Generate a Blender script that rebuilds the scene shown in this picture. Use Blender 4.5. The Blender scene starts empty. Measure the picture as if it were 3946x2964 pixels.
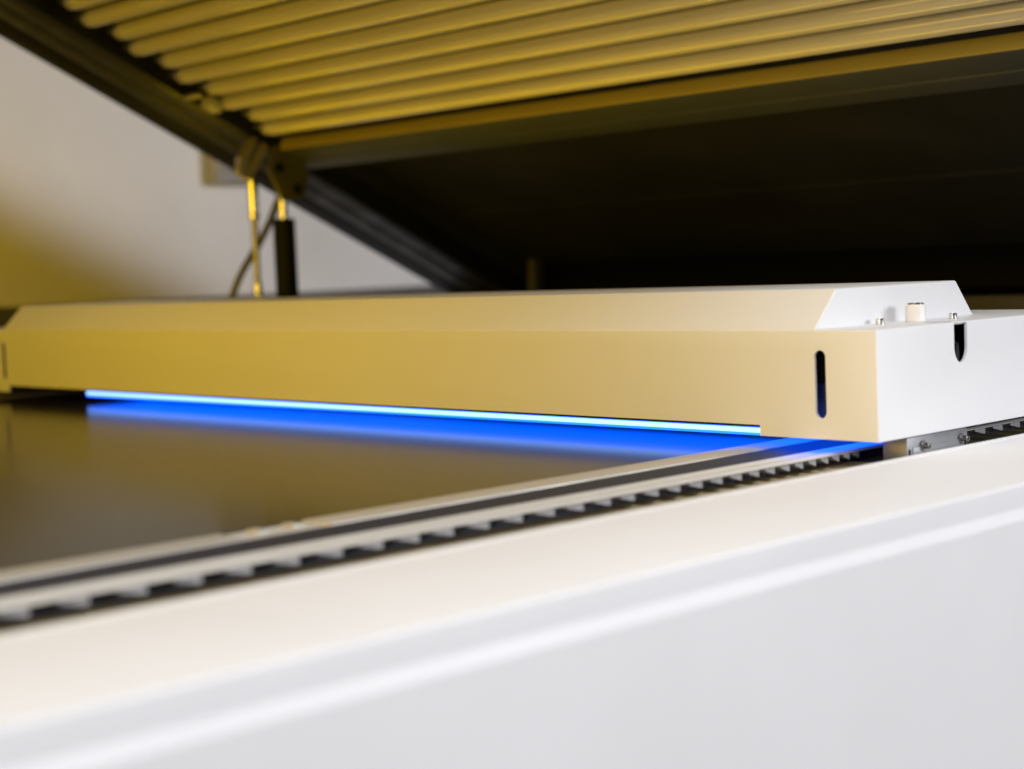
import bpy, bmesh, math, random
from mathutils import Vector, Matrix
random.seed(7)
sc = bpy.context.scene
PI = math.pi

# ---------------------------------------------------------------- camera
YAW, PITCH, ROLL = math.radians(46.6767), math.radians(4.1655), math.radians(-2.4053)
fw = Vector((-math.sin(YAW)*math.cos(PITCH), math.cos(YAW)*math.cos(PITCH), -math.sin(PITCH)))
r0 = Vector((math.cos(YAW), math.sin(YAW), 0)); u0 = r0.cross(fw)
rt = r0*math.cos(ROLL) + u0*math.sin(ROLL); up = -r0*math.sin(ROLL) + u0*math.cos(ROLL)
cd = bpy.data.cameras.new("camera"); cam = bpy.data.objects.new("camera", cd)
sc.collection.objects.link(cam); sc.camera = cam
M = Matrix((rt, up, -fw)).transposed().to_4x4(); M.translation = Vector((0.91106, -1.34695, 0.07730))
cam.matrix_world = M
cd.sensor_width = 36; cd.lens = 57.65; cd.clip_start = 0.02; cd.clip_end = 60
cd.dof.use_dof = True; cd.dof.focus_distance = 1.84; cd.dof.aperture_fstop = 3.0

# ---------------------------------------------------------------- light
w = bpy.data.worlds.new("World"); sc.world = w; w.use_nodes = True
bg = w.node_tree.nodes["Background"]; bg.inputs[0].default_value = (1.0, 0.95, 0.88, 1); bg.inputs[1].default_value = 0.015
def area(name, loc, target, sx, sy, power, col):
    l = bpy.data.lights.new(name, 'AREA'); l.shape = 'RECTANGLE'; l.size = sx; l.size_y = sy
    l.energy = power; l.color = col
    o = bpy.data.objects.new(name, l); sc.collection.objects.link(o); o.location = loc
    o.rotation_euler = (Vector(target)-Vector(loc)).to_track_quat('-Z', 'Y').to_euler()
    return o
area("window_light", (8.0, 3.0, 1.6), (-1.6, 1.1, 0.1), 3.5, 2.0, 290, (0.95, 0.96, 1.0))
area("window_light", (8.0, 4.5, 1.5), (-2.6, 1.3, 0.1), 2.5, 1.6, 160, (0.95, 0.96, 1.0))
area("ceiling_light", (1.0, -1.05, 1.9), (1.42, -0.95, 0.98), 1.2, 1.2, 35, (1.0, 0.99, 1.0))
area("ceiling_light", (1.4, -0.3, 2.0), (1.6, -0.25, 0.96), 1.0, 1.8, 31, (1.0, 0.99, 1.0))
sb = area("room_light", (1.0, -2.4, 0.6), (1.1, 0.2, -0.1), 0.9, 0.7, 3.6, (1.0, 0.99, 1.0)); sb.data.spread = math.radians(60)
sb = area("room_light", (0.8, -2.6, 0.15), (0.3, 0.6, 0.45), 0.7, 0.5, 1.0, (1.0, 0.99, 1.0)); sb.data.spread = math.radians(70)
area("yellow_window_light", (-0.80, -2.0, 0.15), (-0.80, 0.2, 0.05), 1.6, 0.6, 18.5, (1.0, 0.61, 0.0))
yh = area("yellow_hood_fill", (-0.9, -1.9, 1.2), (-1.1, 0.1, 0.0), 1.2, 0.4, 3.4, (1.0, 0.61, 0.0)); yh.data.spread = math.radians(85)  # added yellow fill from above to lift the hood, no lamp of the room
wl = area("yellow_wall_fill", (-2.25, -1.6, 0.35), (-2.95, 0.95, 0.06), 0.5, 0.4, 1.9, (1.0, 0.60, 0.0)); wl.data.spread = math.radians(54)  # added narrow fill that yellows the lower wall, no fitting stands there
area("tube_glint_fill", (-1.25, 0.46, 0.02), (-1.25, 0.46, 1.0), 2.1, 0.025, 2.5, (1.0, 0.64, 0.0))  # added strip behind the carriage, only for yellow glints on the lamp tubes
sc.view_settings.view_transform = 'Standard'; sc.view_settings.look = 'None'
sc.view_settings.exposure = 0; sc.view_settings.gamma = 1; sc.view_settings.use_curve_mapping = False
sc.cycles.use_denoising = True; sc.cycles.max_bounces = 8
sc.cycles.sample_clamp_indirect = 6

# ---------------------------------------------------------------- materials
def mat(name, col, rough=0.5, metal=0.0, spec=0.5, bump=None, var=None, coat=0.0, emit=None, rvar=None, aniso=None):
    m = bpy.data.materials.new(name); m.use_nodes = True; nt = m.node_tree; N = nt.nodes; L = nt.links
    b = N["Principled BSDF"]
    b.inputs["Base Color"].default_value = (*col, 1); b.inputs["Roughness"].default_value = rough
    b.inputs["Metallic"].default_value = metal; b.inputs["Specular IOR Level"].default_value = spec
    b.inputs["Coat Weight"].default_value = coat; b.inputs["Coat Roughness"].default_value = 0.08
    tc = N.new("ShaderNodeTexCoord")
    if var:                                   # (scale, amount): soft colour variation of the thing itself
        n = N.new("ShaderNodeTexNoise"); n.inputs["Scale"].default_value = var[0]; n.inputs["Detail"].default_value = 5
        L.new(tc.outputs["Object"], n.inputs["Vector"])
        mr = N.new("ShaderNodeMapRange"); mr.inputs[1].default_value = 0.3; mr.inputs[2].default_value = 0.7
        mr.inputs[3].default_value = 1-var[1]; mr.inputs[4].default_value = 1+var[1]*0.4
        L.new(n.outputs["Fac"], mr.inputs[0])
        mx = N.new("ShaderNodeMix"); mx.data_type = 'RGBA'; mx.blend_type = 'MULTIPLY'; mx.inputs[0].default_value = 1
        mx.inputs[6].default_value = (*col, 1); L.new(mr.outputs[0], mx.inputs[7]); L.new(mx.outputs[2], b.inputs["Base Color"])
    if rvar:
        n = N.new("ShaderNodeTexNoise"); n.inputs["Scale"].default_value = rvar[0]; n.inputs["Detail"].default_value = 6
        L.new(tc.outputs["Object"], n.inputs["Vector"])
        mr = N.new("ShaderNodeMapRange"); mr.inputs[1].default_value = 0.3; mr.inputs[2].default_value = 0.7
        mr.inputs[3].default_value = max(0.02, rough-rvar[1]); mr.inputs[4].default_value = rough+rvar[1]
        L.new(n.outputs["Fac"], mr.inputs[0]); L.new(mr.outputs[0], b.inputs["Roughness"])
    if bump:                                  # (scale, strength, distance)
        n = N.new("ShaderNodeTexNoise"); n.inputs["Scale"].default_value = bump[0]; n.inputs["Detail"].default_value = 2
        if aniso:
            mp = N.new("ShaderNodeMapping"); mp.inputs["Scale"].default_value = aniso
            L.new(tc.outputs["Object"], mp.inputs[0]); L.new(mp.outputs[0], n.inputs["Vector"])
        else:
            L.new(tc.outputs["Object"], n.inputs["Vector"])
        bp = N.new("ShaderNodeBump"); bp.inputs["Strength"].default_value = bump[1]; bp.inputs["Distance"].default_value = bump[2]
        L.new(n.outputs["Fac"], bp.inputs["Height"]); L.new(bp.outputs[0], b.inputs["Normal"])
    if emit:
        b.inputs["Emission Color"].default_value = (*emit[0], 1); b.inputs["Emission Strength"].default_value = emit[1]
    return m
M_white = mat("white_powder_coat", (0.745, 0.748, 0.762), 0.42, spec=0.45, bump=(600, 0.32, 0.0006), var=(3, 0.02), rvar=(30, 0.05))
M_table = mat("white_gloss_coat", (0.83, 0.83, 0.84), 0.50, spec=0.28, bump=(500, 0.05, 0.0002), var=(5, 0.03), rvar=(7, 0.07))
M_inner = mat("black_inside_paint", (0.012, 0.013, 0.018), 0.5)
M_wall = mat("wall_paint", (0.82, 0.82, 0.86), 0.8, spec=0.2, var=(2.2, 0.10), bump=(60, 0.2, 0.001))
M_floor = mat("floor_vinyl", (0.12, 0.115, 0.11), 0.5, var=(3, 0.15))
M_bed = mat("dark_bed_glass", (0.024, 0.019, 0.011), 0.15, spec=0.5, var=(1.5, 0.15))
M_bed.node_tree.nodes["Principled BSDF"].inputs["IOR"].default_value = 1.13
M_alu = mat("brushed_aluminium", (0.74, 0.74, 0.73), 0.42, metal=0.35, bump=(160, 0.06, 0.0003), aniso=(1, 0.03, 1), rvar=(25, 0.06))
M_block = mat("machined_aluminium", (0.27, 0.275, 0.29), 0.42, metal=0.35, bump=(200, 0.1, 0.0003), rvar=(60, 0.08))
M_pale = mat("satin_edge_trim", (0.50, 0.475, 0.42), 0.40, metal=0.15, rvar=(18, 0.08))
M_seal = mat("navy_rubber_seal", (0.030, 0.032, 0.046), 0.6, spec=0.25)
M_bel = mat("grey_bellows_fabric", (0.34, 0.345, 0.37), 0.45, var=(120, 0.2))
M_trough = mat("trough_sheet", (0.42, 0.34, 0.20), 0.45, var=(14, 0.3))
M_anod = mat("dark_anodised_profile", (0.009, 0.0095, 0.013), 0.42, spec=0.3, var=(14, 0.25), rvar=(20, 0.1))
M_black = mat("black_paint", (0.003, 0.003, 0.004), 0.55, spec=0.12)
M_panel = mat("dark_lid_lining", (0.026, 0.028, 0.034), 0.6, spec=0.3, var=(5, 0.35))
M_tube = mat("lamp_phosphor_glass", (0.50, 0.47, 0.41), 0.13, spec=0.5, var=(4, 0.06))
M_cap = mat("lamp_cap_metal", (0.45, 0.42, 0.36), 0.35, metal=0.8)
M_lip = mat("yellow_tinted_lip", (0.46, 0.36, 0.08), 0.4)  # yellow light falling on the lip is strengthened in its base colour
M_beam = mat("charcoal_beam_paint", (0.036, 0.040, 0.058), 0.5, spec=0.4, var=(8, 0.12))
M_olive = mat("olive_bracket_steel", (0.060, 0.055, 0.040), 0.4, spec=0.4, var=(20, 0.2))
M_socket = mat("pale_socket_plastic", (0.26, 0.25, 0.22), 0.4)
M_chrome = mat("polished_chrome", (0.80, 0.79, 0.76), 0.10, metal=1.0)
M_steel = mat("stainless_screw", (0.70, 0.69, 0.66), 0.22, metal=1.0, rvar=(300, 0.06))
M_bolt = mat("dark_steel_bolt", (0.30, 0.29, 0.28), 0.28, metal=1.0, rvar=(300, 0.08))
M_knob = mat("white_knurled_plastic", (0.80, 0.79, 0.76), 0.35)
M_cable = mat("grey_cable_jacket", (0.10, 0.10, 0.10), 0.5)
M_greybox = mat("grey_plastic_box", (0.33, 0.32, 0.31), 0.5, var=(12, 0.1))
M_dado = mat("dark_bumper_rail", (0.10, 0.095, 0.09), 0.55, var=(6, 0.2))
M_led = mat("uv_led_lens", (0.05, 0.08, 0.2), 0.3, emit=((0.50, 0.90, 1.0), 1.3))
M_ledu = mat("uv_led_window", (0.05, 0.08, 0.2), 0.3, emit=((0.0, 0.09, 1.0), 4.2))
M_seam = mat("dark_joint_line", (0.05, 0.05, 0.05), 0.6)  # dark line along the joint of the cover plate

# ---------------------------------------------------------------- helpers
C = sc.collection
def link(name, me, m, parent=None, loc=None, rot=None):
    o = bpy.data.objects.new(name, me); C.objects.link(o)
    if m is not None and not me.materials: me.materials.append(m)
    if parent is not None: o.parent = parent
    if loc is not None: o.location = loc
    if rot is not None: o.rotation_euler = rot
    return o
def thing(name, label, cat, loc=(0, 0, 0), rot=(0, 0, 0), group=None):
    o = bpy.data.objects.new(name, None); C.objects.link(o); o.location = loc; o.rotation_euler = rot
    o.empty_display_size = 0.05
    o["label"] = label; o["category"] = cat
    if group: o["group"] = group
    return o
def fin(bm, name, smooth=True, ang=35):
    bmesh.ops.recalc_face_normals(bm, faces=bm.faces)
    me = bpy.data.meshes.new(name); bm.to_mesh(me); bm.free()
    if smooth:
        for p in me.polygons: p.use_smooth = True
        me.set_sharp_from_angle(angle=math.radians(ang))
    return me
def box_bm(x0, x1, y0, y1, z0, z1, bev=0.0, seg=2):
    bm = bmesh.new()
    bmesh.ops.create_cube(bm, size=1)
    for v in bm.verts:
        v.co = Vector((x0 if v.co.x < 0 else x1, y0 if v.co.y < 0 else y1, z0 if v.co.z < 0 else z1))
    if bev: bmesh.ops.bevel(bm, geom=list(bm.edges), offset=bev, segments=seg, profile=0.5, affect='EDGES')
    return bm
def box(name, m, parent, x0, x1, y0, y1, z0, z1, bev=0.001, seg=2):
    return link(name, fin(box_bm(x0, x1, y0, y1, z0, z1, bev, seg), name), m, parent)
def lathe(prof, n=48, axis='z', hexhole=None):
    bm = bmesh.new(); rings = []
    for r, z in prof:
        rings.append([bm.verts.new((r*math.cos(2*PI*i/n), r*math.sin(2*PI*i/n), z)) for i in range(n)])
    for a, b in zip(rings, rings[1:]):
        for i in range(n): bm.faces.new((a[i], a[(i+1) % n], b[(i+1) % n], b[i]))
    bm.faces.new(list(reversed(rings[0]))); bm.faces.new(rings[-1])
    if axis == 'x':
        for v in bm.verts: v.co = Vector((v.co.z, v.co.x, v.co.y))
    return bm
def rounded(pts, rad, closed=True, seg=6):
    out = []; n = len(pts)
    for i, p in enumerate(pts):
        r = rad[i] if isinstance(rad, (list, tuple)) else rad
        p = Vector(p); a = Vector(pts[i-1])-p; b = Vector(pts[(i+1) % n])-p
        if r <= 0: out.append(tuple(p)); continue
        an = a.angle(b); t = min(r/math.tan(an/2), a.length*0.48, b.length*0.48); rr = t*math.tan(an/2)
        s = p+a.normalized()*t; e = p+b.normalized()*t
        bis = (a.normalized()+b.normalized()).normalized(); c = p+bis*(rr/math.sin(an/2))
        va = s-c; vb = e-c; full = va.angle(vb)
        for k in range(seg+1):
            f = k/seg
            q = (va*math.sin((1-f)*full)+vb*math.sin(f*full))/max(1e-9, math.sin(full))
            out.append(tuple(c+q))
    return out
def prism(prof, axis, a, b):
    """closed 2D profile extruded along 'x' (profile = y,z) or 'y' (profile = x,z) or 'z' (x,y)"""
    bm = bmesh.new()
    def P(p, t): return {'x': (t, p[0], p[1]), 'y': (p[0], t, p[1]), 'z': (p[0], p[1], t)}[axis]
    A = [bm.verts.new(P(p, a)) for p in prof]; B = [bm.verts.new(P(p, b)) for p in prof]; n = len(prof)
    for i in range(n): bm.faces.new((A[i], A[(i+1) % n], B[(i+1) % n], B[i]))
    bm.faces.new(A[::-1]); bm.faces.new(B)
    return bm
def tube_path(pts, r, n=12, sub=10):
    # Catmull-Rom sweep
    P = [Vector(p) for p in pts]; P = [P[0]*2-P[1]]+P+[P[-1]*2-P[-2]]; path = []
    for i in range(1, len(P)-2):
        for k in range(sub):
            t = k/sub; a, b, c, d = P[i-1], P[i], P[i+1], P[i+2]
            path.append(0.5*((2*b)+(c-a)*t+(2*a-5*b+4*c-d)*t*t+(3*b-a-3*c+d)*t**3))
    path.append(P[-2]); bm = bmesh.new(); rings = []
    for i, p in enumerate(path):
        t = (path[min(i+1, len(path)-1)]-path[max(i-1, 0)]).normalized()
        s = t.cross(Vector((1, 0, 0.01))).normalized(); q = t.cross(s)
        rings.append([bm.verts.new(p+s*r*math.cos(2*PI*j/n)+q*r*math.sin(2*PI*j/n)) for j in range(n)])
    for a, b in zip(rings, rings[1:]):
        for j in range(n): bm.faces.new((a[j], a[(j+1) % n], b[(j+1) % n], b[j]))
    bm.faces.new(rings[0][::-1]); bm.faces.new(rings[-1])
    return bm
def tmp(bm, name="tmp"):
    me = bpy.data.meshes.new(name); bmesh.ops.recalc_face_normals(bm, faces=bm.faces); bm.to_mesh(me); bm.free()
    o = bpy.data.objects.new(name, me); C.objects.link(o); return o
def evaluated(o):
    dg = bpy.context.evaluated_depsgraph_get(); dg.update()
    return bpy.data.meshes.new_from_object(o.evaluated_get(dg))
def boolean(o, cutter, op):
    md = o.modifiers.new("b", 'BOOLEAN'); md.operation = op; md.object = cutter; md.solver = 'EXACT'

# ---------------------------------------------------------------- setting: wall and floor
def structure(o): o["kind"] = "structure"; return o
WX = -2.9
structure(link("wall", fin(box_bm(WX-0.1, WX, -0.6, 5, -0.95, 2.6), "wall"), M_wall))
structure(link("floor", fin(box_bm(WX, 3.0, -2.6, 5, -1.0, -0.95), "floor"), M_floor))
dr = box("bumper_rail", M_dado, None, WX+0.002, WX+0.03, -0.5, 4.5, -0.025, 0.026, 0.004)
dr["label"] = "dark horizontal bumper rail running low along the back wall"; dr["category"] = "rail"
jb = thing("wall_box", "small grey box mounted on the wall behind the black lid edge", "box", (WX, 1.20, 0.355))
box("box_body", M_greybox, jb, 0.002, 0.06, -0.065, 0.09, -0.025, 0.07, 0.006)
box("cover_plate", M_socket, jb, 0.0605, 0.064, -0.058, 0.083, 0.0, 0.06, 0.002)

# ---------------------------------------------------------------- the machine bed and its side table
Y0, Y1 = -1.6, 1.30
ex = thing("exposure_table", "long white machine table with dark glossy bed and silver rails below the beam cover", "machine table", (-0.9, 0.0, -0.95))
ex_off = Vector((0.9, 0, 0.95))
def part(name, bm, m, par=ex, ang=35):
    o = link(name, fin(bm, name, ang=ang), m, par)
    if par is ex: o.location = ex_off
    return o
BZ, LZ = -0.125, -0.1455
part("bed_plate", box_bm(-1.885, -0.183, Y0, 1.255, BZ-0.012, BZ, 0.0008, 1), M_bed)
for (a, b) in ((Y0, -0.640), (-0.560, 1.255)):
    part("edge_trim", box_bm(-0.182, -0.143, a, b, BZ-0.010, BZ+0.0012, 0.001, 2), M_pale)
part("trim_joint", box_bm(-0.1815, -0.1435, -0.6395, -0.5605, BZ-0.011, BZ-0.0004, 0.0005, 1), M_alu)
for y in (-0.612, -0.578):
    part("trim_clip", box_bm(-0.178, -0.160, y-0.006, y+0.006, BZ-0.0003, BZ+0.0016, 0.0006, 2), M_pale)
part("edge_trim", box_bm(-1.96, -1.886, Y0, 1.255, BZ-0.010, BZ+0.0012, 0.001, 2), M_pale)
part("seal_strip", box_bm(-0.1425, -0.0925, Y0, 1.255, BZ-0.010, BZ-0.0002, 0.0004, 1), M_seal)
# guide rail: aluminium profile with two bright ribs, overhanging the bellows trough
pr = [(-0.092, -0.150), (-0.092, BZ-0.0004), (-0.0912, BZ+0.0003), (-0.083, BZ+0.0004), (-0.0815, BZ-0.0006), (-0.0685, BZ-0.0008),
      (-0.067, BZ+0.0012), (-0.0575, BZ+0.0012), (-0.0550, BZ-0.0004), (-0.0553, BZ-0.0014), (-0.0845, BZ-0.0022), (-0.085, BZ-0.0150), (-0.086, -0.150)]
part("guide_rail", prism(pr, 'y', Y0, 1.255), M_alu, ang=28)
part("rail_shade_strip", box_bm(-0.0848, -0.0832, Y0, 1.255, -0.1402, BZ-0.0024), M_seal)  # dark strip put in for the shade on the rail's side between pleats
part("trough_floor", box_bm(-0.0855, 0.010, Y0, 1.255, -0.146, -0.1405, 0.0005, 1), M_trough)
# white side table, folded sheet
prof = rounded([(0.001, -0.1385), (0.004, -0.1325), (0.0205, BZ+0.0010), (0.0265, BZ+0.0012), (0.031, BZ), (0.204, BZ), (0.204, LZ), (0.2068, LZ-0.0098), (0.2068, -0.949), (0.001, -0.949)],
               [0, 0.002, 0.0020, 0.003, 0.003, 0.0022, 0.004, 0.004, 0, 0], seg=7)
part("side_panel", prism(prof, 'y', Y0-0.4, Y1+0.4), M_table, ang=24)
part("rear_panel", box_bm(-2.1, 0.0, 1.262, 1.30, -0.949, -0.012, 0.004, 3), M_dado)
part("far_side_deck", box_bm(-2.16, -1.965, Y0, 1.255, -0.949, -0.105, 0.006, 3), M_dado)
part("base_frame", box_bm(-1.96, -0.104, Y0+0.05, 1.25, -0.949, -0.152, 0.004, 2), M_anod)

# ---------------------------------------------------------------- bellows in the trough: one pleat per fold
bl = thing("bellows_cover", "grey pleated bellows strip lying in the trough beside the silver rail", "bellows", (-0.03, 0.0, -0.1405))
ys = [-1.04, -0.996, -0.953, -0.909, -0.866, -0.824, -0.780, -0.737, -0.695, -0.654, -0.615, -0.576, -0.540, -0.504, -0.466, -0.429,
      -0.392, -0.357, -0.323, -0.292, -0.261, -0.231, -0.200, -0.171, -0.143, -0.117, -0.092, -0.069, -0.047, -0.026, -0.006, 0.013, 0.031, 0.048]
ys2 = [0.180, 0.217, 0.254, 0.291, 0.329, 0.367, 0.405, 0.443, 0.481, 0.519, 0.557]
def pleat_mesh():      # one fold: its outer end shows as a wedge under the rail lip
    return fin(prism([(-0.021, 0.0134), (0.0, 0.0134), (0.0, 0.0071), (-0.004, 0.0076), (-0.021, 0.0116)], 'x', -0.052, -0.0266), "pleat")
pm = pleat_mesh()
rm = fin(prism([(-0.006, 0.0002), (0.0, 0.0028), (0.006, 0.0002)], 'x', -0.052, 0.024), "floor_rib")
for yy in (ys, ys2):
    for k, y in enumerate(yy):
        pitch = (yy[k]-yy[k-1]) if k else (yy[1]-yy[0])
        p = link("pleat", pm, M_bel, bl, loc=(0, y, random.uniform(-0.0002, 0.0002)), rot=(0, 0, random.uniform(-0.02, 0.02)))
        p.scale = (1, min(1.0, 0.58*pitch/0.021), 1)
        if y > -0.30: link("floor_rib", rm, M_trough, p)

# ---------------------------------------------------------------- carriage (gantry)
ca = thing("exposure_carriage", "long white beam cover, lit yellow along its front, crossing the dark bed above blue light", "carriage", (0, 0, -0.11))
co = Vector((0, 0, 0.11))
GL = -1.965
outer = tmp(box_bm(GL, 0.0, 0.0, 0.42, -0.11, 0.0))
hood = tmp(prism([(0.0, -0.03), (0.0, 0.0), (0.0390, 0.0397), (0.2640, 0.0397), (0.2985, 0.0), (0.2985, -0.03)], 'x', -1.832, -0.0727))
for v in hood.data.vertices:      # keep the shared front plane exactly once: the buried skirt starts 2 mm inside
    if v.co.z < -0.001 and v.co.y < 0.001: v.co.y = 0.002
boolean(outer, hood, 'UNION')
me = evaluated(outer); bpy.data.objects.remove(outer); bpy.data.objects.remove(hood)
bm = bmesh.new(); bm.from_mesh(me)
bmesh.ops.remove_doubles(bm, verts=bm.verts, dist=0.0002)
bmesh.ops.dissolve_limit(bm, angle_limit=math.radians(1), verts=bm.verts, edges=bm.edges)
eds = [e for e in bm.edges if len(e.link_faces) == 2 and e.calc_face_angle(0) > math.radians(20) and not (e.verts[0].co.z < -0.1 and e.verts[1].co.z < -0.1)]
bmesh.ops.bevel(bm, geom=eds, offset=0.0022, segments=4, profile=0.5, affect='EDGES')
body = tmp(bm)
def slot_cut(cx, cz0, cz1, hw):
    pts = [(cx+hw*math.cos(t), cz0-hw+hw*math.sin(t)) for t in [PI*i/16 for i in range(17)]]
    pts += [(cx+hw*math.cos(t), cz1+hw+hw*math.sin(t)) for t in [PI+PI*i/16 for i in range(17)]]
    return tmp(prism(pts, 'y', -0.03, 0.0045))
cut = [tmp(box_bm(GL+0.003, -0.003, 0.003, 0.417, -0.2, -0.003)),
       tmp(box_bm(-1.82, -0.145, -0.03, 0.05, -0.2, -0.0988)),
       slot_cut(-0.0675, -0.0205, -0.0890, 0.0067), slot_cut(-1.833, -0.0220, -0.0885, 0.0067)]
hw = 0.0125
pts = [(0.1512+hw, -0.0012), (0.1512-hw, -0.0012)]+[(0.1512+hw*math.cos(t), -0.0424+hw*1.35+hw*1.35*math.sin(t)) for t in [PI+PI*i/20 for i in range(21)]]
cut.append(tmp(prism(pts, 'x', -0.0045, 0.03)))
for c in cut: boolean(body, c, 'DIFFERENCE')
me = evaluated(body); bpy.data.objects.remove(body)
for c in cut: bpy.data.objects.remove(c)
me.name = "housing"; me.materials.clear(); me.materials.append(M_white); me.materials.append(M_inner)
for p in me.polygons:
    c = p.center; p.use_smooth = True
    inside = GL+0.0029 < c.x < -0.0029 and 0.0029 < c.y < 0.4171 and c.z < -0.0029
    p.material_index = 1 if inside else 0
me.set_sharp_from_angle(angle=math.radians(24))
hs = link("housing", me, None, ca, loc=co)
def cpart(name, bm, m, par=ca, loc=None, rot=None, ang=35):
    return link(name, fin(bm, name, ang=ang), m, par, loc if loc is not None else (co if par is ca else None), rot)
cpart("cover_seam", box_bm(-0.036, -0.0025, 0.1380, 0.1386, -0.0004, 0.0003), M_seam)
cpart("lamp_body", box_bm(-1.80, -0.139, 0.028, 0.16, -0.1050, -0.04, 0.001, 2), M_inner)
ld = cpart("led_strip", box_bm(-1.600, -0.1395, 0.030, 0.036, -0.1114, -0.1064, 0.001, 2), M_led)
cpart("led_window", box_bm(-1.606, -0.1395, 0.0335, 0.150, -0.1146, -0.1052, 0.0005, 1), M_ledu)
cpart("led_window", box_bm(-0.1385, -0.070, 0.006, 0.150, -0.1090, -0.1040, 0.0005, 1), M_ledu)
cpart("inner_bracket", box_bm(-0.110, -0.02, 0.012, 0.10, -0.0555, -0.010, 0.001, 2), M_black)
cpart("inner_plate", box_bm(-0.125, -0.012, 0.026, 0.028, -0.1035, -0.056, 0.0005, 1), M_dado)
cpart("inner_bracket", box_bm(-0.030, -0.012, 0.125, 0.30, -0.10, -0.006, 0.001, 2), M_black)
cpart("latch_finger", prism(rounded([(0.150, -0.046), (0.160, -0.046), (0.156, -0.022), (0.153, -0.022)], 0.0015, seg=3), 'x', -0.011, -0.006), M_anod)
# socket screws and the knurled knob on the shelf
def screw_mesh():
    R = 0.0045
    bm = lathe([(R, 0.0), (R, 0.0048), (R-0.0006, 0.0055), (0.0026, 0.0055), (0.0024, 0.0052), (0.0022, 0.0028)], 36)
    return fin(bm, "screw", ang=30)
def washer_mesh(R=0.0054, h=0.0009): return fin(lathe([(R-0.0002, 0), (R, 0.0002), (R, h-0.0002), (R-0.0002, h)], 40), "washer", ang=30)
sm, wm = screw_mesh(), washer_mesh()
for (x, y) in ((-0.0607, 0.0972), (-0.0407, 0.2036)):
    s = link("screw", sm, M_steel, ca, loc=(x, y, 0.1108)); link("washer", wm, M_steel, s, loc=(0, 0, -0.0008))
def knob_mesh():
    n, rows, R, H = 180, 40, 0.01065, 0.0182
    bm = bmesh.new(); rings = []
    for j in range(rows+1):
        z = H*j/rows; ring = []
        for i in range(n):
            u = 60*i/n; v = z/(2*PI*R/60)
            tri = lambda t: abs((t % 1)-0.5)*2
            d = 0.00016*min(tri(u*0.5+v*0.5), tri(u*0.5-v*0.5))*2
            e = min(1, min(z, H-z)/0.0010)
            r = R-0.0005*(1-e)-0.0002+d*e
            ring.append(bm.verts.new((r*math.cos(2*PI*i/n), r*math.sin(2*PI*i/n), z)))
        rings.append(ring)
    for a, b in zip(rings, rings[1:]):
        for i in range(n): bm.faces.new((a[i], a[(i+1) % n], b[(i+1) % n], b[i]))
    bm.faces.new(rings[0][::-1]); bm.faces.new(rings[-1])
    return fin(bm, "knob", ang=50)
kb = link("knob", knob_mesh(), M_knob, ca, loc=(-0.048, 0.1437, 0.1101))
link("knob_cap", fin(lathe([(0.0086, 0), (0.0086, 0.0012), (0.0078, 0.0018), (0.0070, 0.0018), (0.0066, 0.0012)], 48), "knob_cap"), M_bolt, kb, loc=(0, 0, 0.0181))
# bearing block on the guide, with its two bolts
bb = cpart("bearing_block", box_bm(-0.0326, -0.0040, 0.0543, 0.1661, -0.1395, -0.1115, 0.0009, 2), M_block)
cpart("step_plate", box_bm(-0.0040, -0.0028, 0.064, 0.157, -0.1392, -0.1222, 0.0004, 2), M_block, bb)
bh = fin(lathe([(0.0031, 0), (0.0031, 0.0066), (0.0027, 0.0072), (0.0018, 0.0072), (0.0017, 0.0070), (0.0016, 0.0045)], 32, 'x'), "bolt", ang=30)
bw = fin(lathe([(0.0050, 0), (0.0053, 0.0003), (0.0053, 0.0008), (0.0050, 0.0011)], 40, 'x'), "bolt_washer", ang=30)
for y in (0.0815, 0.1535):
    b = link("bolt", bh, M_bolt, bb, loc=(-0.0022, y, -0.1218)); link("washer", bw, M_bolt, b, loc=(-0.0005, 0, 0))
for y in (0.0585, 0.1625):
    cpart("end_notch", box_bm(-0.0040, -0.0030, y-0.0018, y+0.0006, -0.1385, -0.1235, 0.0002, 1), M_black, bb)

# ---------------------------------------------------------------- lid with its lamp tubes
TILT = math.radians(26)
LO = Vector((-2.05, 0.6273, 0.3112))
lid = thing("lamp_lid", "raised dark lid holding a row of pale lamp tubes above the bed", "machine lid", LO, (-TILT, 0, 0))
lo = Vector((2.05, 0, 0))      # inside the lid: x as in the room, y down the slope, z out of the underside
def lpart(name, bm, m, par=lid, ang=35):
    return link(name, fin(bm, name, ang=ang), m, par, loc=lo if par is lid else None)
A0, A1 = -1.12, 0.765
lpart("lid_shell", box_bm(-2.052, 0.16, A0, A1, 0.135, 0.150, 0.004, 2), M_black)
lpart("side_flange", box_bm(-2.05, -1.952, A0, A1, 0.004, 0.134, 0.002, 2), M_black)
sr = rounded([(-1.951, 0.0), (-1.892, 0.0), (-1.8905, 0.006), (-1.8835, 0.006), (-1.882, 0.0), (-1.822, 0.0), (-1.822, 0.045), (-1.951, 0.045)], [0.002, 0.0005, 0, 0, 0.0005, 0.002, 0, 0], seg=3)
lpart("side_profile", prism(sr, 'y', A0, A1), M_anod, ang=28)
lpart("side_profile", prism([(x+2.0, z) for x, z in sr], 'y', A0, A1), M_anod, ang=28)
lpart("lamp_tray", box_bm(-1.821, 0.05, A0, -0.035, 0.050, 0.054), M_panel)
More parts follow.
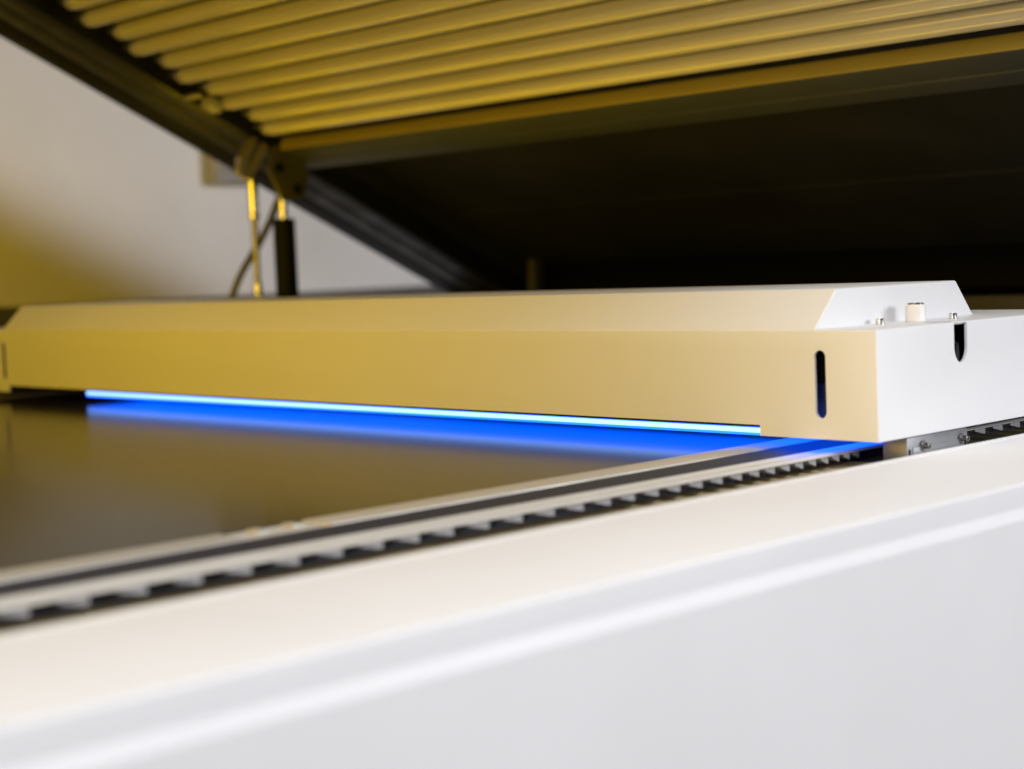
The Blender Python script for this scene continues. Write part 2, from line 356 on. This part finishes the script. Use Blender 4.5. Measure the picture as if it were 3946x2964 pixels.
# cross beam: lip that faces the room, slotted underside
cb = rounded([(-0.031, 0.0), (0.013, 0.0), (0.0145, 0.002), (0.0175, 0.002), (0.019, 0.0), (0.053, 0.0), (0.053, 0.085), (-0.031, 0.085)], [0.0025, 0, 0, 0, 0, 0.003, 0, 0], seg=3)
lpart("cross_beam", prism(cb, 'x', -1.820, 0.049), M_beam, ang=28)
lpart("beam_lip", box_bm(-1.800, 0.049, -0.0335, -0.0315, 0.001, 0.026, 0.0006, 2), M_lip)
# rear bay lining
lpart("rear_lining", box_bm(-1.821, 0.049, 0.054, A1, 0.085, 0.089), M_panel)
lpart("lining_rib", box_bm(-1.75, 0.049, 0.435, 0.535, 0.0805, 0.0848), M_panel)
lpart("inner_side_wall", box_bm(-1.845, -1.8225, A0, A1, 0.0455, 0.134), M_panel)
lpart("rear_cap", box_bm(-1.951, 0.049, A1+0.001, A1+0.012, 0.002, 0.134, 0.002, 2), M_black)
lpart("rear_profile", prism(rounded([(0.70, 0.0), (0.76, 0.0), (0.76, 0.084), (0.70, 0.084)], 0.003, seg=3), 'x', -1.820, 0.049), M_black)
# tubes
R = 0.0178
tp = [(0.006, -0.012), (R*0.55, -0.011), (R*0.86, -0.006), (R, 0.004), (R, 1.80), (R*0.86, 1.81), (R*0.4, 1.815)]
tm = fin(lathe(tp, 40, 'x'), "lamp_tube", ang=50)
capm = fin(lathe([(0.010, -0.020), (0.0140, -0.0195), (0.0150, -0.017), (0.0150, 0.004)], 32, 'x'), "end_cap", ang=35)
hol = fin(lathe([(0.0025, -0.010), (0.0065, -0.010), (0.0065, 0.003)], 20, 'x'), "pin_hole", ang=35)
holder = box_bm(-0.040, -0.018, -0.015, 0.015, -0.006, 0.050, 0.002, 2); hm = fin(holder, "holder")
for k in range(19):
    a = -0.119-0.0515*k
    odd = k % 2
    t = link("lamp_tube", tm, M_tube, lid, loc=(lo.x-1.711+(0.026 if odd else 0), a, 0.0), rot=(0.3*k, 0, 0))
    link("end_cap", capm, M_cap, t, loc=(-0.001, 0, 0), rot=(-0.3*k, 0, 0))
    if odd:
        link("pin_socket", hol, M_black, t, loc=(-0.014, 0, 0))
    link("holder", hm, M_panel, t, rot=(-0.3*k, 0, 0))
sk = lpart("loose_socket", box_bm(-1.748, -1.712, -0.262, -0.226, -0.030, -0.006, 0.008, 4), M_socket)
lpart("socket_arm", box_bm(-1.795, -1.742, -0.272, -0.262, -0.012, -0.004, 0.002, 2), M_cap)
# brackets under the lid for the struts
brk = prism(rounded([(-0.052, 0.004), (0.030, 0.004), (0.050, -0.016), (0.058, -0.062), (0.014, -0.090), (-0.014, -0.068), (-0.042, -0.048)], 0.008, seg=4), 'x', -1.806, -1.798)
b = lpart("strut_bracket", brk, M_olive)
for (y, z) in ((-0.022, -0.034), (0.034, -0.054)):
    link("bracket_bolt", fin(lathe([(0.010, 0.0), (0.010, 0.004), (0.008, 0.006)], 24, 'x'), "bracket_bolt"), M_black, b, loc=(-1.798, y, z))
for (a0, a1) in ((-0.106, -0.090), (-0.078, -0.062)):
    lpart("clevis_prong", prism(rounded([(a0+0.010, 0.0), (a1+0.010, 0.0), (a1+0.004, -0.05), (a1-0.002+(0.012 if a0 < -0.1 else 0.0), -0.082), (a0+(0.012 if a0 < -0.1 else 0.0), -0.082), (a0+0.002, -0.05)], 0.003, seg=3), 'x', -1.828, -1.812), M_cap)
lpart("hinge_arm", prism(rounded([(0.634, -0.020), (0.658, -0.014), (0.628, 0.055), (0.604, 0.049)], 0.003, seg=3), 'x', -1.712, -1.690), M_olive)

# ---------------------------------------------------------------- strut, rod, cable
rod = thing("support_rod", "slim chrome rod holding up the lid left of the black gas strut", "rod", (-1.82, 0.543, -0.105))
def zc(name, m, par, x, y, z0, z1, r, base, bev=0.0015, tilt=0.0):
    bm = lathe([(r-bev, z0-base), (r, z0-base+bev), (r, z1-base-bev), (r-bev, z1-base)], 32)
    return link(name, fin(bm, name), m, par, loc=(x, y, 0), rot=(tilt, 0, 0))
zc("rod_shaft", M_bolt, rod, 0, 0, -0.105, 0.20, 0.0068, -0.105)
zc("rod_end", M_chrome, rod, 0, 0, 0.201, 0.272, 0.0098, -0.105, 0.003)
zc("lock_nut", M_chrome, rod, 0, 0, 0.190, 0.2005, 0.0118, -0.105, 0.002)
zc("foot_sleeve", M_chrome, rod, 0, 0, -0.104, 0.062, 0.0088, -0.105, 0.002)
st = thing("gas_strut", "thick black gas strut propping the raised lid from below", "gas strut", (-1.82, 0.614, -0.105))
zc("cylinder", M_black, st, 0, 0, -0.105, 0.190, 0.0225, -0.105, 0.003)
zc("piston_rod", M_chrome, st, 0, 0, 0.180, 0.245, 0.0088, -0.105)
cb_ = [(-1.9, 0.515, -0.104), (-1.9, 0.522, 0.0), (-1.9, 0.5336, 0.036), (-1.9, 0.5601, 0.0841), (-1.9, 0.6054, 0.142), (-1.9, 0.6385, 0.1911), (-1.9, 0.6593, 0.2307), (-1.88, 0.667, 0.262)]
cbo = link("hose", fin(tube_path(cb_, 0.0075), "hose"), M_cable)
cbo["label"] = "thin grey hose curving up behind the chrome rod to the lid"; cbo["category"] = "hose"
